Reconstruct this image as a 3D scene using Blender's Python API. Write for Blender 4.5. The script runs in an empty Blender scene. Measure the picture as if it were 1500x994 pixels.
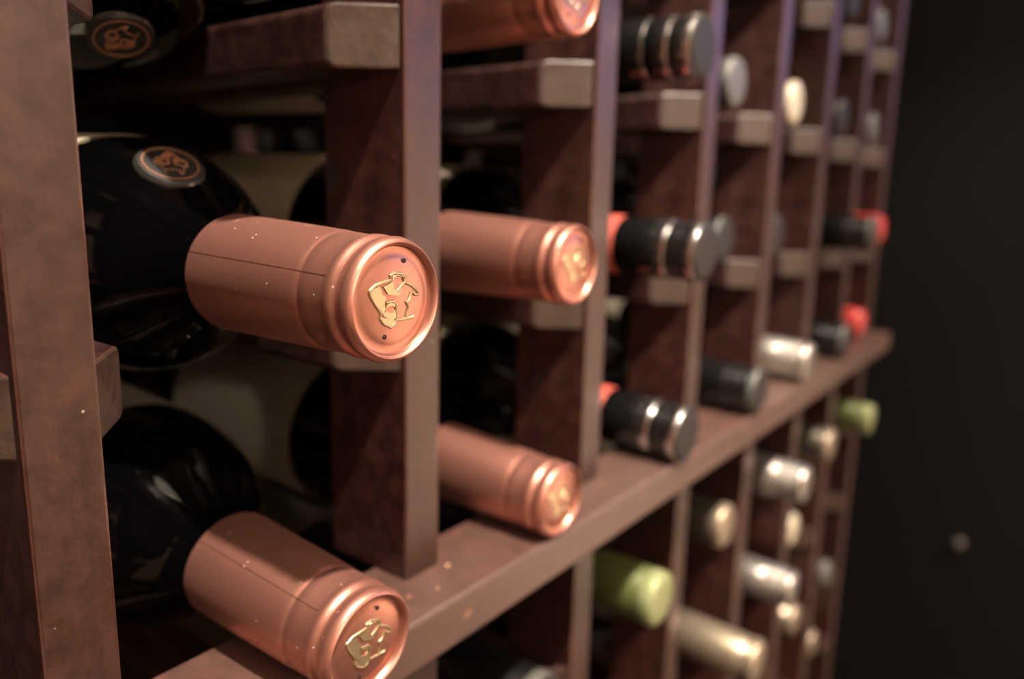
import bpy, bmesh, math, random
from mathutils import Matrix, Vector
random.seed(7)
SC = bpy.context.scene
C = SC.collection
PI = math.pi

# ------------------------------------------------------------------ camera
F = Vector((0.78580575, 0.58935411, -0.18753947))
RT = Vector((0.60353276, -0.79696674, 0.0243356))
UP = Vector((0.13512044, 0.13230927, 0.98195556))
cam = bpy.data.objects.new('camera', bpy.data.cameras.new('camera'))
C.objects.link(cam)
M = Matrix((RT, UP, -F)).transposed().to_4x4()
M.translation = Vector((-0.06865, -0.17558, 0.13469))
cam.matrix_world = M
cam.data.sensor_width = 36.0
cam.data.lens = 1105.28 / 1500 * 36
cam.data.clip_start = 0.01
cam.data.dof.use_dof = True
cam.data.dof.focus_distance = 0.178
cam.data.dof.aperture_fstop = 6.0
SC.camera = cam

# ------------------------------------------------------------------ world, exposure
w = bpy.data.worlds.new('world'); SC.world = w; w.use_nodes = True
w.node_tree.nodes['Background'].inputs[0].default_value = (1, .85, .7, 1)
w.node_tree.nodes['Background'].inputs[1].default_value = 0.02
SC.view_settings.view_transform = 'Standard'
SC.view_settings.look = 'None'
SC.view_settings.gamma = 1
SC.view_settings.use_curve_mapping = False
SC.view_settings.exposure = 0.8

# room extents (shelf board of the rack is z = 0)
FLOOR, CEIL = -1.15, 1.40
XL, XR, YF, YB = -1.5, 1.6, -2.0, 0.33
# recessed ceiling lamps: x, y, watts, spot cone (degrees)
LAMPS = [(-.07, -.54, 130, 44), (.52, -.56, 46, 44), (1.05, -.56, 45, 44), (.9, -1.35, 110, 120), (-.95, -.75, 6, 120)]  # the strong wide lamp nearest the front wall is added fill
PENDANT = (-.48, -1.75, .56, .045, 19)      # frosted globe lamp: x, y, z, radius, watts
LAMP_COL = (1.0, .84, .70)
WIN_COL, WIN_STR = (.38, .42, 1.0), 2.8
WIN_RECT = (-1.75, -.46, .40, .62)          # y0, y1, z0, z1 on wall_right: transom with evening daylight
FILL_RECT = (-1.88, -.80, FLOOR, .37)       # invented glowing partition below it, added as warm front fill
FILL_COL, FILL_STR = (1.0, .66, .45), 2.3
PANEL = (-.40, -.58, .50, .40, 1.1)         # ceiling light panel: x, y, half sizes, radiance

# ------------------------------------------------------------------ materials
def newmat(name, base, rough=.5, metal=0., coat=0., spec=.5, ior=1.5):
    m = bpy.data.materials.new(name); m.use_nodes = True
    b = m.node_tree.nodes['Principled BSDF']
    b.inputs['Base Color'].default_value = (*base, 1)
    b.inputs['Roughness'].default_value = rough
    b.inputs['Metallic'].default_value = metal
    b.inputs['Coat Weight'].default_value = coat
    b.inputs['Coat Roughness'].default_value = .32
    b.inputs['Specular IOR Level'].default_value = spec
    b.inputs['IOR'].default_value = ior
    return m, m.node_tree, b
def N(nt, t, **kw):
    n = nt.nodes.new(t)
    for k, v in kw.items():
        if k.startswith('i_'): n.inputs[k[2:].replace('_', ' ')].default_value = v
        else: setattr(n, k, v)
    return n
def ramp(nt, src, stops):
    r = nt.nodes.new('ShaderNodeValToRGB')
    e = r.color_ramp.elements
    e[0].position, e[0].color = stops[0][0], (*stops[0][1], 1)
    e[1].position, e[1].color = stops[-1][0], (*stops[-1][1], 1)
    for p, c in stops[1:-1]:
        x = e.new(p); x.color = (*c, 1)
    nt.links.new(src, r.inputs[0]); return r.outputs[0]
def coords(nt, scale, kind='Object'):
    tc = N(nt, 'ShaderNodeTexCoord'); mp = N(nt, 'ShaderNodeMapping')
    mp.inputs['Scale'].default_value = scale
    nt.links.new(tc.outputs[kind], mp.inputs[0]); return mp.outputs[0]
def noise(nt, vec, scale=1., detail=4., rough=.6, dist=0.):
    n = N(nt, 'ShaderNodeTexNoise'); n.inputs['Scale'].default_value = scale
    n.inputs['Detail'].default_value = detail; n.inputs['Roughness'].default_value = rough
    n.inputs['Distortion'].default_value = dist
    nt.links.new(vec, n.inputs['Vector']); return n.outputs[0]
def mix(nt, fac, a, b, blend='MIX'):
    m = N(nt, 'ShaderNodeMix', data_type='RGBA', blend_type=blend)
    L = nt.links
    if isinstance(fac, (int, float)): m.inputs[0].default_value = fac
    else: L.new(fac, m.inputs[0])
    for i, v in ((6, a), (7, b)):
        if isinstance(v, tuple): m.inputs[i].default_value = (*v, 1)
        else: L.new(v, m.inputs[i])
    return m.outputs[2]
def bump(nt, b, h, strength=.2, dist=.001):
    bp = N(nt, 'ShaderNodeBump'); bp.inputs['Strength'].default_value = strength
    bp.inputs['Distance'].default_value = dist
    nt.links.new(h, bp.inputs['Height']); nt.links.new(bp.outputs[0], b.inputs['Normal'])

def wood(name, grain_axis, worn=(), k=1.0, dust=None, endgrain=None):
    """dark mahogany stain; grain along one axis; edges rubbed to a lighter red"""
    m, nt, b = newmat(name, (.1, .04, .03), .42, coat=.45, spec=.6)
    L = nt.links
    sc = [170., 170., 170.]; sc[grain_axis] = 9.
    v = coords(nt, tuple(sc))
    g = noise(nt, v, 1., 5, .65, .3)
    col = ramp(nt, g, [(p_, tuple(c*k for c in q_)) for p_, q_ in [(.28, (.018, .0046, .0030)), (.5, (.038, .0095, .0056)), (.75, (.072, .019, .0105))]])
    sc2 = [16., 16., 16.]; sc2[grain_axis] = 6.
    big = noise(nt, coords(nt, tuple(sc2)), 1., 3, .5)
    col = mix(nt, ramp(nt, big, [(.35, (0,)*3), (.7, (.6,)*3)]), col, tuple(c*k for c in (.070, .023, .014)))
    # rubbed edges
    bv = N(nt, 'ShaderNodeBevel', samples=4); bv.inputs['Radius'].default_value = .0011
    ge = N(nt, 'ShaderNodeNewGeometry')
    dt = N(nt, 'ShaderNodeVectorMath', operation='DOT_PRODUCT')
    L.new(bv.outputs[0], dt.inputs[0]); L.new(ge.outputs['Normal'], dt.inputs[1])
    inv = N(nt, 'ShaderNodeMath', operation='SUBTRACT'); inv.inputs[0].default_value = 1
    L.new(dt.outputs['Value'], inv.inputs[1])
    wn = noise(nt, coords(nt, (130., 130., 130.)), 1., 5, .7)
    ml = N(nt, 'ShaderNodeMath', operation='MULTIPLY'); L.new(inv.outputs[0], ml.inputs[0]); L.new(wn, ml.inputs[1])
    edge = ramp(nt, ml.outputs[0], [(.015, (0,)*3), (.10, (.9,)*3)])
    col = mix(nt, edge, col, (.26, .085, .05))
    # chips of raw wood where the stain is knocked off
    if worn:
        tc = N(nt, 'ShaderNodeTexCoord')
        nz = N(nt, 'ShaderNodeTexNoise'); nz.inputs['Scale'].default_value = 260; L.new(tc.outputs['Object'], nz.inputs['Vector'])
        for (wx, wy, wz, r) in worn:
            d = N(nt, 'ShaderNodeVectorMath', operation='DISTANCE'); L.new(tc.outputs['Object'], d.inputs[0]); d.inputs[1].default_value = (wx, wy, wz)
            a = N(nt, 'ShaderNodeMath', operation='MULTIPLY_ADD'); L.new(nz.outputs[0], a.inputs[0]); a.inputs[1].default_value = r*1.6; L.new(d.outputs['Value'], a.inputs[2])
            mr = N(nt, 'ShaderNodeMapRange'); L.new(a.outputs[0], mr.inputs[0]); mr.inputs[1].default_value = r*1.75; mr.inputs[2].default_value = r*1.45
            col = mix(nt, mr.outputs[0], col, (.50, .19, .09))
    # pale dust specks
    vo = N(nt, 'ShaderNodeTexVoronoi'); vo.inputs['Scale'].default_value = 190; vo.inputs['Randomness'].default_value = 1
    L.new(coords(nt, (1, 1, 1)), vo.inputs['Vector'])
    cl = N(nt, 'ShaderNodeSeparateColor'); L.new(vo.outputs['Color'], cl.inputs[0])
    a = N(nt, 'ShaderNodeMath', operation='LESS_THAN'); L.new(vo.outputs['Distance'], a.inputs[0]); a.inputs[1].default_value = .075
    c2 = N(nt, 'ShaderNodeMath', operation='GREATER_THAN'); L.new(cl.outputs[0], c2.inputs[0]); c2.inputs[1].default_value = .86
    ml2 = N(nt, 'ShaderNodeMath', operation='MULTIPLY'); L.new(a.outputs[0], ml2.inputs[0]); L.new(c2.outputs[0], ml2.inputs[1])
    ml3 = N(nt, 'ShaderNodeMath', operation='MULTIPLY'); L.new(ml2.outputs[0], ml3.inputs[0]); ml3.inputs[1].default_value = .6
    col = mix(nt, ml3.outputs[0], col, (.5, .42, .36))
    L.new(col, b.inputs['Base Color'])
    blot = noise(nt, coords(nt, (95., 95., 95.)), 1., 6, .7)
    L.new(ramp(nt, blot, [(.3, (.34,)*3), (.7, (.60,)*3)]), b.inputs['Roughness'])
    col = mix(nt, ramp(nt, blot, [(.42, (0,)*3), (.72, (.75,)*3)]), col, tuple(c*k for c in (.125, .034, .019)))
    if dust: col = mix(nt, ramp(nt, big, [(.25, (.35,)*3), (.75, (.75,)*3)]), col, dust)
    if endgrain:
        sx = N(nt, 'ShaderNodeSeparateXYZ'); L.new(ge.outputs['True Normal'], sx.inputs[0])
        lt = N(nt, 'ShaderNodeMath', operation='LESS_THAN'); L.new(sx.outputs[1], lt.inputs[0]); lt.inputs[1].default_value = -.4
        pores = ramp(nt, wn, [(.3, tuple(c*.6 for c in endgrain)), (.7, tuple(c*1.3 for c in endgrain))])
        col = mix(nt, lt.outputs[0], col, pores)
    L.new(col, b.inputs['Base Color'])
    hh = N(nt, 'ShaderNodeMath', operation='MULTIPLY_ADD'); L.new(blot, hh.inputs[0]); hh.inputs[1].default_value = 3.0; L.new(g, hh.inputs[2])
    bump(nt, b, hh.outputs[0], .38, .0004)
    return m

def dusty(nt, b, col, scale=800, amount=.86, size=.13, tint=(.75, .6, .52)):
    L = nt.links
    vo = N(nt, 'ShaderNodeTexVoronoi'); vo.inputs['Scale'].default_value = scale
    L.new(coords(nt, (1, .6, 1)), vo.inputs['Vector'])
    cl = N(nt, 'ShaderNodeSeparateColor'); L.new(vo.outputs['Color'], cl.inputs[0])
    a = N(nt, 'ShaderNodeMath', operation='LESS_THAN'); L.new(vo.outputs['Distance'], a.inputs[0]); a.inputs[1].default_value = size
    c2 = N(nt, 'ShaderNodeMath', operation='GREATER_THAN'); L.new(cl.outputs[1], c2.inputs[0]); c2.inputs[1].default_value = amount
    ml = N(nt, 'ShaderNodeMath', operation='MULTIPLY'); L.new(a.outputs[0], ml.inputs[0]); L.new(c2.outputs[0], ml.inputs[1])
    col = mix(nt, ml.outputs[0], col, tint)
    L.new(col, b.inputs['Base Color'])
    inv = N(nt, 'ShaderNodeMath', operation='SUBTRACT'); inv.inputs[0].default_value = 1; L.new(ml.outputs[0], inv.inputs[1])
    return inv.outputs[0]

def foil(name, base, rough, metal, dust=True):
    m, nt, b = newmat(name, base, rough, metal, spec={'gunmetal_foil': .3, 'black_cap': .7}.get(name, .5), coat=.2 if name == 'black_cap' else 0.)
    L = nt.links
    n1 = noise(nt, coords(nt, (60., 22., 60.)), 1., 4, .6)
    col = mix(nt, ramp(nt, n1, [(.3, (0,)*3), (.75, (.5,)*3)]), base, tuple(c*.78 for c in base))
    if dust:
        k = dusty(nt, b, col)
        mm = N(nt, 'ShaderNodeMath', operation='MULTIPLY'); L.new(k, mm.inputs[0]); mm.inputs[1].default_value = metal
        L.new(mm.outputs[0], b.inputs['Metallic'])
    else: L.new(col, b.inputs['Base Color'])
    n2 = noise(nt, coords(nt, (240., 240., 240.)), 1., 3, .6)
    bump(nt, b, n2, .06, .0006)
    return m

W = {}
W['post'] = wood('mahogany_vertical', 2, (), .54)
W['rail'] = wood('mahogany_depthwise', 1, (), .36, None, (.050, .029, .021))
W['rail'].node_tree.nodes['Principled BSDF'].inputs['Coat Weight'].default_value = .12
W['shelf'] = wood('mahogany_lengthwise', 0, [(.116, -.0212, -.0085, .0022), (.247, -.0212, -.0060, .0018), (.385, -.0212, -.006, .0022), (.33, -.0212, -.011, .0014), (.60, -.0212, -.010, .0018), (.10, -.008, 0, .0012)], 1.3, (.105, .070, .056))
W['copper'] = foil('copper_foil', (.73, .335, .26), .40, .88)
W['copper_bright'] = foil('copper_foil_polished', (.54, .25, .19), .33, .85, False)
W['gold'] = newmat('gold_print', (.54, .44, .27), .34, .85)[0]
W['seam'] = newmat('foil_seam', (.10, .035, .022), .6, .3)[0]
W['pin'] = newmat('pin_hole', (.01, .006, .005), .8)[0]
def glass(name, base):
    m, nt, b = newmat(name, base, .035, spec=.55)
    L = nt.links
    n = noise(nt, coords(nt, (55., 55., 55.)), 1., 6, .75)
    L.new(ramp(nt, n, [(.45, (.025,)*3), (.8, (.08,)*3)]), b.inputs['Roughness'])
    k = dusty(nt, b, base, 300, .93, .07, (.35, .30, .25))
    return m
W['glass'] = glass('black_glass', (.0010, .0010, .0012))
W['glass_green'] = glass('dark_green_glass', (.010, .016, .005))
def paper(name, base):
    m, nt, b = newmat(name, base, .75, spec=.25)
    n = noise(nt, coords(nt, (30., 12., 30.)), 1., 4, .6)
    nt.links.new(mix(nt, ramp(nt, n, [(.3, (0,)*3), (.8, (.6,)*3)]), base, tuple(c*.82 for c in base)), b.inputs['Base Color'])
    return m
W['paper'] = paper('cream_label_paper', (.80, .73, .58))
W['paper2'] = paper('ivory_label_paper', (.70, .66, .52))
W['disc'] = newmat('medallion_enamel', (.010, .0098, .0095), .5)[0]
W['disc_copper'] = newmat('medallion_copper', (.36, .16, .085), .45, .4)[0]
W['clear'] = newmat('seal_edge_glass', (.09, .085, .075), .10, .5)[0]
W['black'] = foil('black_cap', (.006, .006, .0065), .20, 0.0, False)
W['chrome'] = newmat('chrome_band', (.74, .72, .68), .24, 1.)[0]
W['silver'] = foil('silver_foil', (.50, .48, .44), .30, .8, False)
W['bronze'] = foil('champagne_foil', (.42, .35, .26), .38, .75, False)
W['olive'] = foil('dark_olive_foil', (.075, .068, .050), .4, .6, False)
W['red'] = newmat('red_wax', (.52, .045, .04), .25, 0., coat=.3)[0]
W['redband'] = newmat('red_band', (.55, .10, .07), .5)[0]
W['green'] = foil('green_foil', (.105, .125, .040), .45, .25, False)
W['palegreen'] = foil('pale_green_foil', (.30, .34, .16), .38, .2, False)
W['cream'] = newmat('cream_cap', (.72, .66, .50), .35, .2)[0]
W['grey'] = foil('pewter_foil', (.15, .155, .145), .48, .4, False)
W['smoke'] = foil('gunmetal_foil', (.028, .027, .025), .5, .1, False)
W['charcoal'] = None
def plaster(name, base, rough=.85, var=.85, sc=3.):
    m, nt, b = newmat(name, base, rough, spec=.3)
    n = noise(nt, coords(nt, (sc,)*3), 1., 6, .6)
    nt.links.new(mix(nt, ramp(nt, n, [(.3, (0,)*3), (.75, (1,)*3)]), base, tuple(c*var for c in base)), b.inputs['Base Color'])
    bump(nt, b, noise(nt, coords(nt, (90.,)*3), 1., 3, .6), .15, .002)
    return m
W['charcoal'] = plaster('charcoal_wall_paint', (.0050, .0049, .0054), .7, .6, 2.2)
W['beige'] = plaster('beige_wall_paint', (.55, .43, .30))
W['ceil'] = plaster('cream_ceiling_paint', (.66, .56, .42))
W['floor'] = plaster('slate_floor', (.05, .04, .034), .5)
W['white'] = newmat('white_trim', (.75, .73, .70), .4)[0]
W['frame'] = newmat('window_frame_paint', (.20, .19, .18), .5)[0]
W['brass'] = newmat('pale_knob', (.20, .18, .165), .45, .2)[0]
W['chip'] = newmat('raw_wood_chip', (.62, .36, .22), .7)[0]
def emit(name, col, st):
    m = bpy.data.materials.new(name); m.use_nodes = True; nt = m.node_tree
    nt.nodes.clear(); e = N(nt, 'ShaderNodeEmission'); o = N(nt, 'ShaderNodeOutputMaterial')
    e.inputs[0].default_value = (*col, 1); e.inputs[1].default_value = st
    nt.links.new(e.outputs[0], o.inputs[0]); return m
W['daylight'] = emit('evening_daylight_pane', WIN_COL, WIN_STR)
W['fill_glow'] = emit('warm_fill_glow', FILL_COL, FILL_STR)  # added warm fill glow, no room stands behind it
W['panel'] = emit('panel_diffuser', (1.0, .86, .62), PANEL[4])
W['globe'] = emit('frosted_globe', LAMP_COL, PENDANT[4]/(4*PI*PI*PENDANT[3]**2))
W['bulb'] = emit('lamp_lens', LAMP_COL, 60)

# ------------------------------------------------------------------ helpers
def link(name, me, mat, parent=None, loc=None):
    me.materials.clear(); me.materials.append(mat)
    o = bpy.data.objects.new(name, me); C.objects.link(o)
    if parent: o.parent = parent
    if loc: o.location = loc
    return o
def tag(o, label, cat, group=None):
    o['label'] = label; o['category'] = cat
    if group: o['group'] = group
    return o
def empty(name, loc=(0, 0, 0), rot=(0, 0, 0)):
    o = bpy.data.objects.new(name, None); C.objects.link(o)
    o.location = loc; o.rotation_euler = rot; o.empty_display_size = .02
    return o
def finish(bm, name, smooth=None, flat=False):
    bmesh.ops.recalc_face_normals(bm, faces=bm.faces)
    me = bpy.data.meshes.new(name); bm.to_mesh(me); bm.free()
    if smooth:
        for p in me.polygons: p.use_smooth = True
        me.set_sharp_from_angle(angle=math.radians(smooth))
    if flat:                                     # keep the broad faces truly flat, round only the eased edges
        for p in me.polygons:
            if max(abs(c) for c in p.normal) > .9995 or len(p.vertices) > 4: p.use_smooth = False
    return me
def box(name, x0, x1, y0, y1, z0, z1, bev=0., seg=2):
    bm = bmesh.new()
    bmesh.ops.create_cube(bm, size=1)
    for v in bm.verts:
        v.co = Vector((x0+(v.co.x+.5)*(x1-x0), y0+(v.co.y+.5)*(y1-y0), z0+(v.co.z+.5)*(z1-z0)))
    if bev: bmesh.ops.bevel(bm, geom=bm.edges[:], offset=bev, segments=seg, profile=.5, affect='EDGES')
    return finish(bm, name, 40 if bev else None, bool(bev))
def lathe(name, prof, n=56, smooth=32):
    """profile of (t, r): t along +Y, r about it"""
    bm = bmesh.new(); rings = []
    for t, r in prof:
        if r < 1e-6: rings.append([bm.verts.new((0, t, 0))])
        else: rings.append([bm.verts.new((r*math.cos(2*PI*i/n), t, r*math.sin(2*PI*i/n))) for i in range(n)])
    for a, b in zip(rings, rings[1:]):
        for i in range(n):
            j = (i+1) % n
            if len(a) == 1 and len(b) == 1: continue
            if len(a) == 1: bm.faces.new((a[0], b[i], b[j]))
            elif len(b) == 1: bm.faces.new((a[i], a[j], b[0]))
            else: bm.faces.new((a[i], a[j], b[j], b[i]))
    return finish(bm, name, smooth)
def sample(prof, k=5):
    """smooth a coarse profile with Catmull-Rom"""
    out = []
    P = [prof[0]] + list(prof) + [prof[-1]]
    for i in range(1, len(P)-2):
        for s in range(k):
            u = s/k; v = []
            for c in (0, 1):
                a, b, d, e = P[i-1][c], P[i][c], P[i+1][c], P[i+2][c]
                v.append(.5*(2*b+(d-a)*u+(2*a-5*b+4*d-e)*u*u+(3*b-a-3*d+e)*u**3))
            out.append((v[0], max(v[1], 0)))
    out.append(prof[-1]); return out
def interp(prof, t):
    for (a, ra), (b, rb) in zip(prof, prof[1:]):
        if a <= t <= b: return ra+(rb-ra)*(t-a)/max(b-a, 1e-9)
    return prof[-1][1]

# ------------------------------------------------------------------ room shell
def struct(name, me, mat, parent=None):
    o = link(name, me, mat, parent)
    if parent is None: o['kind'] = 'structure'
    return o
T = .1
struct('floor', box('floor', XL-T, XR+T, YF-T, YB+T, FLOOR-T, FLOOR), W['floor'])
struct('ceiling', box('ceiling', XL-T, XR+T, YF-T, YB+T, CEIL, CEIL+T), W['ceil'])
struct('wall_back', box('wall_back', XL-T, XR+T, YB, YB+T, FLOOR, CEIL), W['charcoal'])
struct('wall_front', box('wall_front', XL-T, XR+T, YF-T, YF, FLOOR, CEIL), W['beige'])
struct('wall_left', box('wall_left', XL-T, XL, YF, YB, FLOOR, CEIL), W['beige'])
y0, y1, z0, z1 = WIN_RECT
def wall_with_hole():
    bm = bmesh.new()
    def b(ya, yb, za, zb):
        g = bmesh.ops.create_cube(bm, size=1)
        for v in g['verts']:
            v.co = Vector((XR+(v.co.x+.5)*T, ya+(v.co.y+.5)*(yb-ya), za+(v.co.z+.5)*(zb-za)))
    d1 = FILL_RECT[3]
    e0, e1 = FILL_RECT[:2]
    b(YF, YB, z1, CEIL); b(YF, y0, z0, z1); b(y1, YB, z0, z1); b(YF, YB, d1, z0); b(YF, e0, FLOOR, d1); b(e1, YB, FLOOR, d1)
    return finish(bm, 'wall_right')
struct('wall_right', wall_with_hole(), W['charcoal'])
win = empty('window_1', (XR+.05, (y0+y1)/2, z0)); win['kind'] = 'structure'
cy = (y0+y1)/2
for k in range(3):
    a = y0+.02+k*(y1-y0-.04)/3; b_ = y0+.02+(k+1)*(y1-y0-.04)/3
    link('pane', box('pane', -.004, .004, a-cy+.008, b_-cy-.008, .02, z1-z0-.02), W['daylight'], win)
for (ya, yb, za, zb) in [(y0, y1, 0, .022), (y0, y1, z1-z0-.022, z1-z0)]:
    link('window_frame', box('window_frame', -.03, .03, ya-cy, yb-cy, za, zb, .003), W['frame'], win)
for k in range(4):
    a = y0+.01+k*(y1-y0-.02)/3
    link('mullion', box('mullion', -.028, .028, a-cy-.011, a-cy+.011, .02, z1-z0-.02, .003), W['frame'], win)

y0, y1 = FILL_RECT[:2]; cy = (y0+y1)/2
fill_root = empty('fill_panel_1', (XR+.05, cy, FLOOR)); fill_root['kind'] = 'structure'  # unseen glowing partition, added to brighten the rack fronts
hd = FILL_RECT[3]-FLOOR
for k in range(2):
    a = y0-cy+.03+k*(y1-y0-.06)/2; b_ = a+(y1-y0-.06)/2
    link('pane', box('pane', -.004, .004, a+.012, b_-.012, .06, hd-.03), W['fill_glow'], fill_root)
for (za, zb) in ((0, .06), (hd-.032, hd)):
    link('fill_panel_frame', box('fill_panel_frame', -.03, .03, y0-cy, y1-cy, za, zb, .003), W['frame'], fill_root)
for k in range(3):
    a = y0-cy+.018+k*(y1-y0-.036)/2
    link('fill_panel_stile', box('fill_panel_stile', -.028, .028, a-.018, a+.018, .06, hd-.032, .003), W['frame'], fill_root)
px, py, hx, hy, _ = PANEL
pn = empty('ceiling_panel_light', (px, py, CEIL)); tag(pn, 'square ceiling light panel with a cream diffuser before the rack', 'lamp')
link('diffuser', box('diffuser', -hx, hx, -hy, hy, -.012, 0), W['panel'], pn)
for (xa, xb, ya, yb) in ((-hx-.02, hx+.02, -hy-.02, -hy), (-hx-.02, hx+.02, hy, hy+.02), (-hx-.02, -hx, -hy, hy), (hx, hx+.02, -hy, hy)):
    link('frame', box('frame', xa, xb, ya, yb, -.018, 0, .002), W['white'], pn)

gx, gy, gz, gr, _ = PENDANT
pd = empty('pendant_lamp', (gx, gy, gz)); tag(pd, 'frosted glass globe lamp hanging on a cord from the ceiling', 'lamp')
def upright(me):
    for v in me.vertices: v.co = Vector((v.co.x, -v.co.z, v.co.y))
    return me
link('globe', upright(lathe('globe', [(gr*math.sin(-PI/2+PI*i/20), max(gr*math.cos(-PI/2+PI*i/20), 0) if 0 < i < 20 else 0) for i in range(21)], 32)), W['globe'], pd)
link('cap', upright(lathe('cap', [(gr*.93, gr*.5), (gr*1.1, gr*.45), (gr*1.5, gr*.2), (gr*1.6, 0)], 24)), W['frame'], pd)
link('cord', upright(lathe('cord', [(gr*1.5, .0025), (CEIL-gz-.01, .0025)], 10)), W['frame'], pd)
link('ceiling_rose', upright(lathe('ceiling_rose', [(CEIL-gz-.03, .008), (CEIL-gz-.02, .035), (CEIL-gz, .045)], 24)), W['white'], pd)

# recessed ceiling lamps, each with its own light
names = ['round recessed ceiling lamp nearest above the copper-capped bottles', 'round recessed ceiling lamp above the middle of the rack', 'round recessed ceiling lamp above the end post of the rack',
         'added recessed ceiling lamp washing the front wall as fill', 'round recessed ceiling lamp by the beige left wall']
trim_me = lathe('trim', [(0, .040), (-.004, .042), (-.006, .050), (-.003, .056), (0, .057)], 40)
lens_me = lathe('lens', [(-.001, 0), (-.001, .02), (-.0005, .0395), (0, .0395)], 40)
for (x, y, wt, cone), nm in zip(LAMPS, names):
    r = empty('ceiling_lamp', (x, y, CEIL), (PI/2, 0, 0))           # local +Y becomes +Z
    tag(r, nm, 'lamp', 'recessed ceiling lamps')
    link('trim_ring', trim_me, W['white'], r); link('lens', lens_me, W['bulb'], r)
    l = bpy.data.lights.new('lamp_light', 'SPOT'); l.energy = wt; l.color = LAMP_COL
    l.shadow_soft_size = .022; l.spot_size = math.radians(cone); l.spot_blend = .6
    lo = bpy.data.objects.new('lamp_light', l); C.objects.link(lo); lo.location = (x, y, CEIL-.03)
    tgt = Vector((x+.17, .0, .02)) if cone < 100 else (Vector((XL, -.3, .1)) if x < 0 else Vector((x, YF+.3, -.4)))
    lo.rotation_euler = (tgt-Vector(lo.location)).to_track_quat('-Z', 'Y').to_euler()

# ------------------------------------------------------------------ wine rack
S = .115                     # column pitch
PW = .0171                   # post width
NP = 8                       # posts 0..7, 7 is the end post
rack = empty('wine_rack', (.36, .14, FLOOR))
tag(rack, 'dark mahogany-stained wooden lattice wine rack with a jutting shelf board', 'wine rack')
OFF = -Vector(rack.location)
def rp(name, me, mat, at=(0, 0, 0)):
    return link(name, me, mat, rack, Vector(at)+OFF)
TOP = .66
post_u = box('post', -PW/2, PW/2, 0, .039, 0, TOP, .0009)
post_l = box('post_lower', -PW/2, PW/2, 0, .039, FLOOR, -.0183, .0009)
post_b = box('rear_post', -PW/2, PW/2, .268, .30, FLOOR, TOP, .0009)
for k in range(-1, NP):
    rp('post', post_u, W['post'], (k*S, 0, 0))
    rp('post', post_l, W['post'], (k*S, .0004, 0))
    rp('rear_post', post_b, W['post'], (k*S, 0, 0))
rp('shelf_board', box('shelf_board', -S-PW/2, 7*S+PW/2+.003, -.0211, .0169, -.0183, 0, .0016, 3), W['shelf'])
rp('rear_ledge', box('rear_ledge', -S, 7*S, .243, .2678, -.032, -.0132, .001), W['shelf'])
rp('top_rail', box('top_rail', -S-PW/2, 7*S+PW/2, -.003, .30, TOP, TOP+.018, .0015), W['shelf'])
RW = .0144                   # bearer width
def rail_mesh(name, width, y_post, y_open, y_end, side):
    """bearer bar with a mitred front end: x from the post (0) out to the open side, top at z = 0, rounded edges"""
    bm = bmesh.new(); H = .0190; rr = .0026; Nn = 5
    def section(y, miter, inset=0.):
        pts = [(0-inset*.2, -inset), (0-inset*.2, -H+inset)]
        for i in range(Nn):                                   # lower open corner
            a = -PI/2 - i*(PI/2)/(Nn-1)
            pts.append((-width+rr+(rr-inset)*math.cos(a), -H+rr+(rr-inset)*math.sin(a)))
        for i in range(Nn):                                   # upper open corner
            a = PI - i*(PI/2)/(Nn-1)
            pts.append((-width+rr+(rr-inset)*math.cos(a), -rr+(rr-inset)*math.sin(a)))
        return [bm.verts.new((side*x, y+(-x/width)*miter, z)) for x, z in pts]
    m = y_open-y_post
    secs = [section(y_post, m, .0007), section(y_post+.0007, m), section(y_end, 0)]
    n = len(secs[0])
    bm.faces.new(secs[0]); bm.faces.new(secs[-1])
    for a, b in zip(secs, secs[1:]):
        for i in range(n):
            j = (i+1) % n; bm.faces.new((a[i], a[j], b[j], b[i]))
    return finish(bm, name, 35, True)
rail_left = rail_mesh('rail', RW, .0020, .0198, .268, 1)
rail_right = rail_mesh('rail_mirrored', RW, .0020, .0198, .268, -1)
LEVELS = [.286, .1915, .0945, -.0962, -.1856, -.2758, -.362]
LEVELS = [.56, .47, .378] + LEVELS + [-.452]
for z in LEVELS:
    for k in range(-1, NP):
        if k >= 0: rp('rail', rail_left, W['rail'], (k*S-PW/2, 0, z))
        if k < NP-1: rp('rail', rail_right, W['rail'], (k*S+PW/2, 0, z))

# ------------------------------------------------------------------ bottles
BODY = sample([(.050, .0150), (.064, .0160), (.072, .0176), (.081, .0226), (.090, .0292), (.100, .0344), (.112, .0373), (.124, .0380)], 4) + \
       [(.28, .0380), (.291, .0362), (.297, .0315), (.2985, .027), (.292, .018), (.288, 0)]
SCREW = sample([(.050, .0140), (.062, .0146), (.076, .0158), (.094, .0200), (.108, .0270), (.120, .0330), (.134, .0370), (.146, .0380)], 4) + \
       [(.28, .0380), (.291, .0362), (.297, .0315), (.2985, .027), (.292, .018), (.288, 0)]
body_me = lathe('glass_body', BODY, 72)
screw_me = lathe('glass_body_slim', SCREW, 56)
def label_mesh(name, t0, t1, a0, a1, r=.03845):
    bm = bmesh.new(); n = 72; rows = []
    for t in (t0, t1):
        rows.append([bm.verts.new((r*math.cos(a0+(a1-a0)*i/n), t, r*math.sin(a0+(a1-a0)*i/n))) for i in range(n+1)])
    for i in range(n): bm.faces.new((rows[0][i], rows[0][i+1], rows[1][i+1], rows[1][i]))
    g = bmesh.ops.solidify(bm, geom=bm.faces[:], thickness=.00012)
    return finish(bm, name, 40)
label_wide = label_mesh('label', .124, .222, math.radians(20), math.radians(330))
label_bottom = label_mesh('label_bottom', .124, .222, math.radians(205), math.radians(325))
label_screw = label_mesh('label_screw', .150, .238, math.radians(20), math.radians(330))
label_top = label_mesh('label_top', .135, .222, math.radians(45), math.radians(135))

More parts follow.
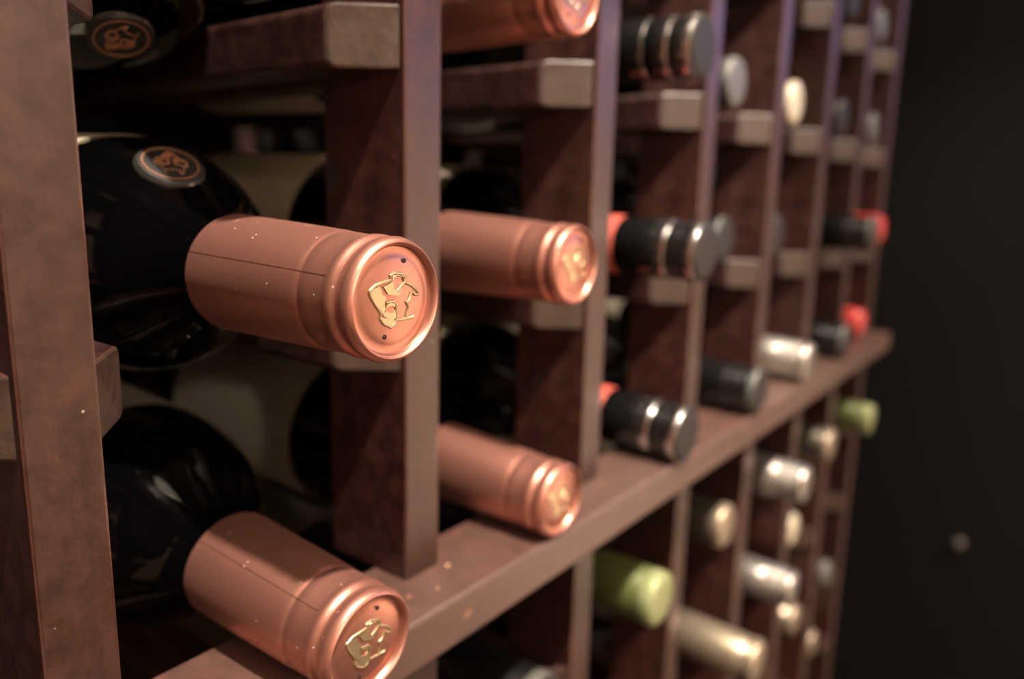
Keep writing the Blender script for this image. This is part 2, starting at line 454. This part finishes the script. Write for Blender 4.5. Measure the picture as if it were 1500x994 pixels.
# copper capsule: rim, two beads, a crease, then a long slightly flaring sleeve
cap_prof = [(.0006, .0133), (.0002, .0136), (0, .0139), (.0003, .0145), (.0010, .0149), (.0022, .0152), (.0034, .0151), (.0042, .0147),
            (.0049, .0144), (.0057, .0145), (.0065, .0150), (.0074, .0153), (.0084, .0153), (.0094, .0150), (.0105, .0149),
            (.0150, .01505), (.0178, .01515), (.0182, .0150), (.0187, .0152), (.0205, .0154), (.040, .0160), (.0640, .0166), (.0642, .0163), (.0630, .0150)]
cap_me = lathe('capsule', cap_prof, 96, 50)
disc_prof = [(.0003, .01355), (.0009, .0131), (.0017, .01285), (.0019, .0122), (.0015, .0106), (.0011, .009), (.0011, 0)]
disc_me = lathe('end_disc', disc_prof, 72, 50)
def strip(name, pts, r=.00022):
    bm = bmesh.new(); prev = None
    for (t, rad, ph) in pts:
        c = Vector((rad*math.cos(ph), t, rad*math.sin(ph))); tan = Vector((-math.sin(ph), 0, math.cos(ph))); nn = Vector((math.cos(ph), 0, math.sin(ph)))
        q = [bm.verts.new(c+tan*r-nn*r), bm.verts.new(c+tan*r*.6+nn*.00008), bm.verts.new(c-tan*r*.6+nn*.00008), bm.verts.new(c-tan*r-nn*r)]
        if prev:
            for i in range(3): bm.faces.new((prev[i], prev[i+1], q[i+1], q[i]))
        prev = q
    return finish(bm, name, 60)
def seam_mesh(ph): 
    pts = [(t, interp(cap_prof[2:], t), math.radians(ph)) for t in [.0095, .0105, .0140, .0176, .0181, .0186, .0200, .030, .040, .050, .0638]]
    return strip('seam', pts)
# raised mark on the capsule end, traced strokes and fields in millimetres
MARK_LINES = [
 ([(-7.07,3.32),(-5.21,4.56),(-.45,5.43),(-.68,6.51),(.54,7.07),(3.0,6.8),(4.41,5.81),(4.0,4.57),(1.74,2.58)], .42),
 ([(.28,5.2),(.28,6.09),(1.51,6.47),(3.5,5.98),(3.75,5.13)], .28),
 ([(4.25,4.55),(6.55,3.65),(8.6,2.1),(8.9,1.2),(7.59,1.35),(6.55,2.18)], .42), ([(6.55,2.18),(5.77,.04),(4.6,-.2),(5.61,-1.42),(4.99,-3.02),(4.89,-3.93)], .32),
 ([(7.5,-3.75),(7.07,-4.3),(2.95,-4.38),(1.45,-4.28)], .40),
 ([(-7.16,3.33),(-6.86,2.26),(-5.27,.02),(-3.4,-2.12),(-3.8,-3.32),(-2.47,-4.91),(-.29,-5.89),(1.19,-5.35),(1.55,-3.93),(1.37,-.64),(.49,.35),(-1.94,.22)], .40)]
MARK_FIELDS = [
 [(-6.84,3.47),(-4.28,4.31),(-3.58,3.38),(-3.36,2.3),(-2.03,1.48),(-2.52,-.25),(-1.96,-1.74),(-2.93,-2.35),(-4.8,-.38),(-6.4,1.87)],
 [(-2.86,4.02),(.28,5.02),(.51,3.4),(1.59,2.59),(3.59,4.06),(2.23,1.46),(.01,1.83),(-1.35,2.13)],
 [(-2.2,-1.53),(-1.0,-2.27),(.22,-2.4),(.97,-1.68),(1.35,-3.54),(.46,-4.24),(-1.98,-3.35),(-3.03,-2.52)],
 [(-3.51,-3.18),(-.52,-3.87),(1.25,-4.55),(-.04,-5.63),(-2.38,-4.85)],
 [(-1.71,-.33),(-.49,.09),(1.08,-.25),(.87,-1.13),(-.01,-.68),(-.98,-.69),(-1.96,-1.2)]]
def mark_mesh(name, k=1., height=.00035, base=0.):
    """in the XZ plane, raised towards -Y"""
    bm = bmesh.new()
    def P(x, z, y): return bm.verts.new(((x-1.0)*.001*k, y, (z-.4)*.001*k))
    for poly in MARK_FIELDS:
        a = [P(x, z, base-height*.75) for x, z in poly]; b = [P(x, z, base+.0002) for x, z in poly]
        bm.faces.new(a)
        for i in range(len(a)):
            j = (i+1) % len(a); bm.faces.new((a[i], a[j], b[j], b[i]))
    for pts, wd in MARK_LINES:
        prev = None
        for i, (x, z) in enumerate(pts):
            p0 = Vector(pts[max(i-1, 0)]); p1 = Vector(pts[min(i+1, len(pts)-1)]); d = (p1-p0).normalized(); nrm = Vector((-d.y, d.x))
            row = []
            for u, h in ((-1, -.0002), (-.8, height*.7), (-.35, height), (.35, height), (.8, height*.7), (1, -.0002)):
                row.append(P(x+nrm.x*wd*u, z+nrm.y*wd*u, base-h))
            if prev:
                for q in range(5): bm.faces.new((prev[q], prev[q+1], row[q+1], row[q]))
            else: bm.faces.new(row)
            prev = row
        bm.faces.new(prev)
    return finish(bm, name, 50)
mark_me = mark_mesh('emblem', 1., .0004, .0011)
mark_flat = mark_mesh('medallion_emblem', .70, .0002, -.0003)
pin_me = lathe('pin_hole', [(.0009, 0), (.0009, .00035), (.0010, .00055), (.0012, .0006)], 14)
# dark medallion for the shoulder, faces -Y, 10 mm across
med_disc = lathe('medallion_disc', [(-.0003, 0), (-.0003, .0086), (-.0002, .0091), (.0003, .0095), (.0009, .0095)], 48)
med_ring = lathe('medallion_ring', [(-.0003, .00745), (-.00042, .0075), (-.00042, .0079), (-.0003, .00795)], 48)
med_edge = lathe('medallion_edge', [(.0004, .0093), (.0005, .0096), (.0012, .0099), (.0022, .0099), (.0034, .0092)], 48)

def cell_x(k): return k*S + .0567
def bottle_root(k, y, z, tilt, label, group):
    b = empty('wine_bottle', (cell_x(k), y, z), (math.radians(tilt), 0, 0))
    tag(b, label, 'wine bottle', group); return b
def medallion(b, t, ph, spin):
    """glue a medallion on the shoulder at distance t behind the cap end, at angle ph about the axis"""
    r = interp(BODY, t); slope = (interp(BODY, t+.006)-interp(BODY, t-.006))/.012
    nrm = Vector((math.cos(ph), -slope, math.sin(ph))).normalized()
    pos = Vector((r*math.cos(ph), t, r*math.sin(ph))) + nrm*.0004
    # local -Y of the medallion along the normal
    yv = -nrm; zv = Vector((0, 1, 0)); zv = (zv-yv*zv.dot(yv)).normalized(); xv = yv.cross(zv)
    m = Matrix((xv, yv, zv)).transposed().to_4x4() @ Matrix.Rotation(spin, 4, 'Y'); m.translation = pos
    d = link('medallion', med_disc, W['disc'], b); d.matrix_local = m
    d['label'] = 'dark round medallion with a copper ring and emblem'
    link('ring', med_ring, W['disc_copper'], d); link('emblem', mark_flat, W['disc_copper'], d); link('seal_edge', med_edge, W['clear'], d)
def copper_bottle(k, y, z, tilt, label, seam=152, spin=0., med=None, lab=None):
    b = bottle_root(k, y, z, tilt, label, 'copper-capped bottles')
    link('glass_body', body_me, W['glass'], b)
    link('label', lab or label_wide, W['paper'], b)
    cp = link('capsule', cap_me, W['copper'], b); cp['label'] = 'matt copper foil capsule'
    link('seam', seam_mesh(seam), W['seam'], cp)
    d = link('end_disc', disc_me, W['copper_bright'], cp); d.rotation_euler = (0, spin, 0)
    e = link('emblem', mark_me, W['gold'], cp); e.rotation_euler = (0, spin, 0); e['label'] = 'raised gold emblem of a horned head'
    for (px, pz) in ((2.9, 9.4), (-3.1, -8.4)):
        q = link('pin_hole', pin_me, W['pin'], cp, (px*.001, -.0001, pz*.001))
    if med: medallion(b, *med)
    return b

# other closures: list of (part name, material, profile); t is the distance behind the cap end
def sleeve(t0, t1, r0, r1, lip=.0004):
    return [(t0+lip, r0-.0006), (t0, r0-.0002), (t0+.0004, r0), (t1-.0004, r1), (t1, r1-.0003), (t1-lip, r1-.0008)]
def ribs(t0, t1, n, r, d=.0003):
    out = []
    for i in range(n*4+1):
        out.append((t0+(t1-t0)*i/(n*4), r+d*math.sin(i*PI/2)))
    return out
def endcap(r, dome=.0012, lip=.0016):
    return [(0-dome*.0, 0), (-.0001, r*.45), (0, r*.78), (.0003, r*.9), (.0008, r*.965), (lip, r), (.006, r)]
RC = .0150
CL = {
 'banded': [('end_cap', 'smoke', endcap(RC-.0004)), ('chrome_rim', 'chrome', sleeve(.0014, .0062, RC, RC+.0001)), ('cap_sleeve', 'black', [(.006, RC-.001)]+ribs(.0062, .0172, 3, RC-.0004, .0003)),
            ('chrome_ring', 'chrome', sleeve(.0170, .0215, RC, RC)), ('cap_skirt', 'black', sleeve(.0213, .046, RC-.0002, RC)), ('red_band', 'redband', sleeve(.0458, .064, RC+.0001, RC+.0003))],
 'ringed': [('end_cap', 'smoke', endcap(RC-.0004)), ('chrome_rim', 'chrome', sleeve(.0014, .0085, RC, RC+.0001)), ('cap_sleeve', 'black', sleeve(.0083, .0135, RC-.0004, RC-.0003)),
            ('chrome_ring', 'chrome', sleeve(.0133, .0180, RC, RC)), ('cap_sleeve', 'black', sleeve(.0178, .0265, RC-.0004, RC-.0003)), ('chrome_ring', 'chrome', sleeve(.0263, .0290, RC, RC)),
            ('cap_skirt', 'black', sleeve(.0288, .064, RC-.0002, RC))],
 'black':  [('end_cap', 'smoke', endcap(RC-.0003)), ('rim', 'grey', sleeve(.0014, .0050, RC, RC)), ('cap_skirt', 'black', [(.0048, RC-.0008)]+ribs(.005, .026, 4, RC-.0003, .0004)+sleeve(.0245, .064, RC, RC+.0002)[2:])],
 'silver': [('end_cap', 'silver', endcap(RC-.0001)), ('knurled_rim', 'chrome', sleeve(.0015, .0045, RC+.0001, RC+.0001)), ('ribbed_sleeve', 'silver', [(.0043, RC-.0008)]+ribs(.0045, .022, 5, RC-.0002, .0005)),
            ('cap_skirt', 'silver', sleeve(.0218, .056, RC, RC+.0002))],
 'bronze': [('end_cap', 'bronze', endcap(RC-.0001)), ('rim', 'bronze', sleeve(.0015, .0070, RC+.0004, RC+.0004)), ('cap_skirt', 'bronze', sleeve(.0068, .060, RC-.0001, RC+.0006))],
 'duskbronze': [('end_cap', 'bronze', endcap(RC-.0001)), ('rim', 'bronze', sleeve(.0015, .0075, RC+.0004, RC+.0004)), ('cap_skirt', 'olive', sleeve(.0073, .060, RC-.0001, RC+.0006))],
 'green':  [('end_cap', 'palegreen', endcap(RC-.0001)), ('rim', 'palegreen', sleeve(.0015, .0085, RC+.0004, RC+.0004)), ('cap_skirt', 'green', sleeve(.0083, .060, RC-.0001, RC+.0006))],
 'palegreen': [('end_cap', 'palegreen', endcap(RC-.0001)), ('rim', 'palegreen', sleeve(.0015, .012, RC+.0006, RC+.0005)), ('cap_skirt', 'green', sleeve(.0118, .060, RC, RC+.0006))],
 'red':    [('wax_cap', 'red', [(0, 0), (.0002, .006), (.0012, .0105), (.0034, .0138), (.007, .0152), (.012, .0155), (.019, .0152), (.045, .0153), (.0455, .0146)])],
 'cream':  [('end_cap', 'cream', endcap(RC)), ('rim', 'cream', sleeve(.0015, .006, RC+.0004, RC+.0004)), ('cap_skirt', 'bronze', sleeve(.0058, .060, RC, RC+.0004))],
 'grey':   [('end_cap', 'grey', endcap(RC-.0001)), ('rim', 'grey', sleeve(.0015, .006, RC+.0002, RC+.0002)), ('cap_skirt', 'smoke', sleeve(.0058, .060, RC-.0001, RC+.0004))],
 'smoke':  [('end_cap', 'smoke', endcap(RC-.0001)), ('rim', 'grey', sleeve(.0015, .0045, RC+.0002, RC+.0002)), ('cap_skirt', 'black', sleeve(.0043, .060, RC-.0001, RC+.0003))],
 'foilring': [('end_cap', 'smoke', endcap(RC-.0003)), ('chrome_rim', 'silver', sleeve(.0014, .0075, RC, RC+.0001)), ('cap_skirt', 'black', sleeve(.0073, .064, RC-.0001, RC+.0006))],
}
CLM = {s: [(n, mt, lathe(n, pr, 56, 45)) for n, mt, pr in parts] for s, parts in CL.items()}
def bottle(k, y, z, tilt, style, label, group, gl='glass', lab='paper', big=True):
    b = bottle_root(k, y, z, tilt, label, group)
    link('glass_body', screw_me, W[gl], b)
    link('label', label_screw if big else label_top, W[lab], b)
    for n, mt, me in CLM[style]: link(n, me, W[mt], b)
    return b

ZA, ZB, ZC, ZD, ZE, ZF, ZG, ZZ = .2062, .1094, .0152, -.0812, -.1706, -.2608, -.3470, .3008
TB, TC = 1.5, 2.3
copper_bottle(0, -.0475, ZB, TB, 'sharp copper-capped bottle with gold emblem and shoulder medallion facing up, lying on bearer rails', 156, 0, (.0905, math.radians(99), math.radians(95)))
copper_bottle(0, -.0370, ZC, TC, 'copper-capped bottle with tear seam, directly below the medallion bottle, neck on the shelf board', 133, math.radians(6))
copper_bottle(0, -.0230, ZA, TB, 'bottle above the sharp copper-capped one, its dark medallion turned to the underside', 152, 0, (.0905, math.radians(-97), math.radians(90)), label_top)
copper_bottle(1, -.0250, ZB, TB, 'copper-capped bottle beside the medallion bottle, past one post towards the dark wall, on bearer rails', 40, math.radians(-4))
copper_bottle(1, -.0225, ZC, TC, 'copper-capped bottle on the shelf board with a bare shelf patch beside it', 20, math.radians(5))
copper_bottle(1, -.0205, ZA, TB, 'copper-capped bottle two rows above the shelf board, next to the chrome-ringed black cap', 20, math.radians(30), None, label_bottom)

G = 'bottles with other closures'
bottle(2, -.0195, ZA, TB, 'ringed', 'black cap with three chrome rings, two rows above the shelf board', G, big=False)
bottle(2, -.0280, ZB, TB, 'banded', 'black chrome-banded cap with red base band, on bearer rails one row above the shelf', G)
bottle(2, -.0250, ZC, TC, 'banded', 'black chrome-banded cap with red base band, lying on the shelf board', G)
bottle(3, .0080, ZA, TB, 'grey', 'pewter-grey cap sunk level with the posts, two rows above the shelf board', G, 'glass_green')
bottle(3, .0080, ZB, TB, 'smoke', 'dark gunmetal cap sunk behind the black chrome-banded bottle one row above the shelf', G, 'glass_green')
bottle(3, -.0230, ZC, TC, 'black', 'black ribbed cap on the shelf board between the red-banded and the silver one', G)
bottle(4, .0070, ZA, TB, 'cream', 'cream-capped bottle set back in the third column from the end post', G, lab='paper2')
bottle(4, .0120, ZB, TB, 'smoke', 'deep-set dark cap in the third column from the end post, one row above the shelf', G)
bottle(4, -.0205, ZC, TC, 'silver', 'silver ribbed screw cap lying on the shelf board', G, lab='paper2')
bottle(5, .0020, ZA, TB, 'smoke', 'dark cap two rows above the shelf, second column from the end post', G)
bottle(5, -.0325, ZB, TB, 'black', 'black ribbed cap jutting out beside the red wax cap, one row above the shelf', G)
bottle(5, -.0200, ZC, TC, 'black', 'black ribbed cap on the shelf board beside the red wax cap', G)
bottle(6, .0020, ZA, TB, 'grey', 'pewter cap two rows above the shelf, beside the end post', G)
bottle(6, -.0165, ZB, TB, 'red', 'red wax-capped bottle beside the end post, one row above the shelf', G)
bottle(6, -.0085, ZC, TC, 'red', 'red wax-capped bottle lying on the shelf board beside the end post', G)
bottle(5, .0030, ZZ, TB, 'smoke', 'dark cap three rows above the shelf, second column from the end post', G)
bottle(6, .0045, ZZ, TB, 'grey', 'pewter cap three rows above the shelf, beside the end post', G)
bottle(1, -.0170, ZD, TB, 'foilring', 'black foil capsule with a silver rim, directly under the shelf board near the copper caps', G)
bottle(2, -.0165, ZD, TB, 'green', 'green foil bottle directly under the shelf board, below the red-banded one', G, 'glass_green')
bottle(3, -.0085, ZD, TB, 'duskbronze', 'dark olive capsule with champagne rim, under the shelf board between green and silver caps', G)
bottle(4, -.0275, ZD, TB, 'silver', 'silver ribbed screw cap directly under the shelf board', G, lab='paper2')
bottle(5, -.0165, ZD, TB, 'duskbronze', 'dark olive capsule with champagne rim under the shelf board beside the pale green one', G)
bottle(6, -.0255, ZD, TB, 'palegreen', 'pale green foil bottle under the shelf board beside the end post', G, 'glass_green')
bottle(3, -.0375, ZE, TB, 'bronze', 'long champagne foil capsule jutting out two rows under the shelf board', G)
bottle(4, -.0255, ZE, TB, 'silver', 'silver ribbed screw cap two rows under the shelf board', G, lab='paper2')
bottle(5, .0090, ZE, TB, 'cream', 'cream cap set back two rows under the shelf, second column from the end post', G)
bottle(5, -.0010, ZF, TB, 'bronze', 'champagne foil cap three rows under the shelf, second column from the end post', G)
bottle(6, -.0005, ZF, TB, 'grey', 'pewter cap three rows under the shelf, beside the end post', G)
bottle(6, .0070, ZG, TB, 'bronze', 'champagne foil cap four rows under the shelf, beside the end post', G)

# ------------------------------------------------------------------ small things
def crumb(name, loc, s, label):
    bm = bmesh.new(); bmesh.ops.create_icosphere(bm, subdivisions=1, radius=1)
    for v in bm.verts: v.co = Vector((v.co.x*s*1.6, v.co.y*s, max(v.co.z*s*.5, -s*.25)+s*.25))*(1+.25*random.uniform(-1, 1)*(v.co.z > 0))
    o = link(name, finish(bm, name), W['chip'], None, loc); tag(o, label, 'wood chip', 'chips on the shelf board'); return o
crumb('wood_chip', (.1245, -.0035, 0), .0008, 'pale wood chip on the shelf board at the foot of a post')
crumb('wood_chip', (.1100, -.0120, 0), .0004, 'tiny pale wood chip near the front edge of the shelf board')
kb = lathe('wall_knob', [(-.020, 0), (-.0195, .004), (-.017, .0075), (-.013, .0085), (-.008, .006), (-.005, .004), (-.002, .005), (-.001, .008), (0, .008)], 28)
k = link('wall_knob', kb, W['brass'], None, (XR, -.054, -.522)); k.rotation_euler = (0, 0, -PI/2)
tag(k, 'small pale round knob on the black wall beyond the rack', 'knob')
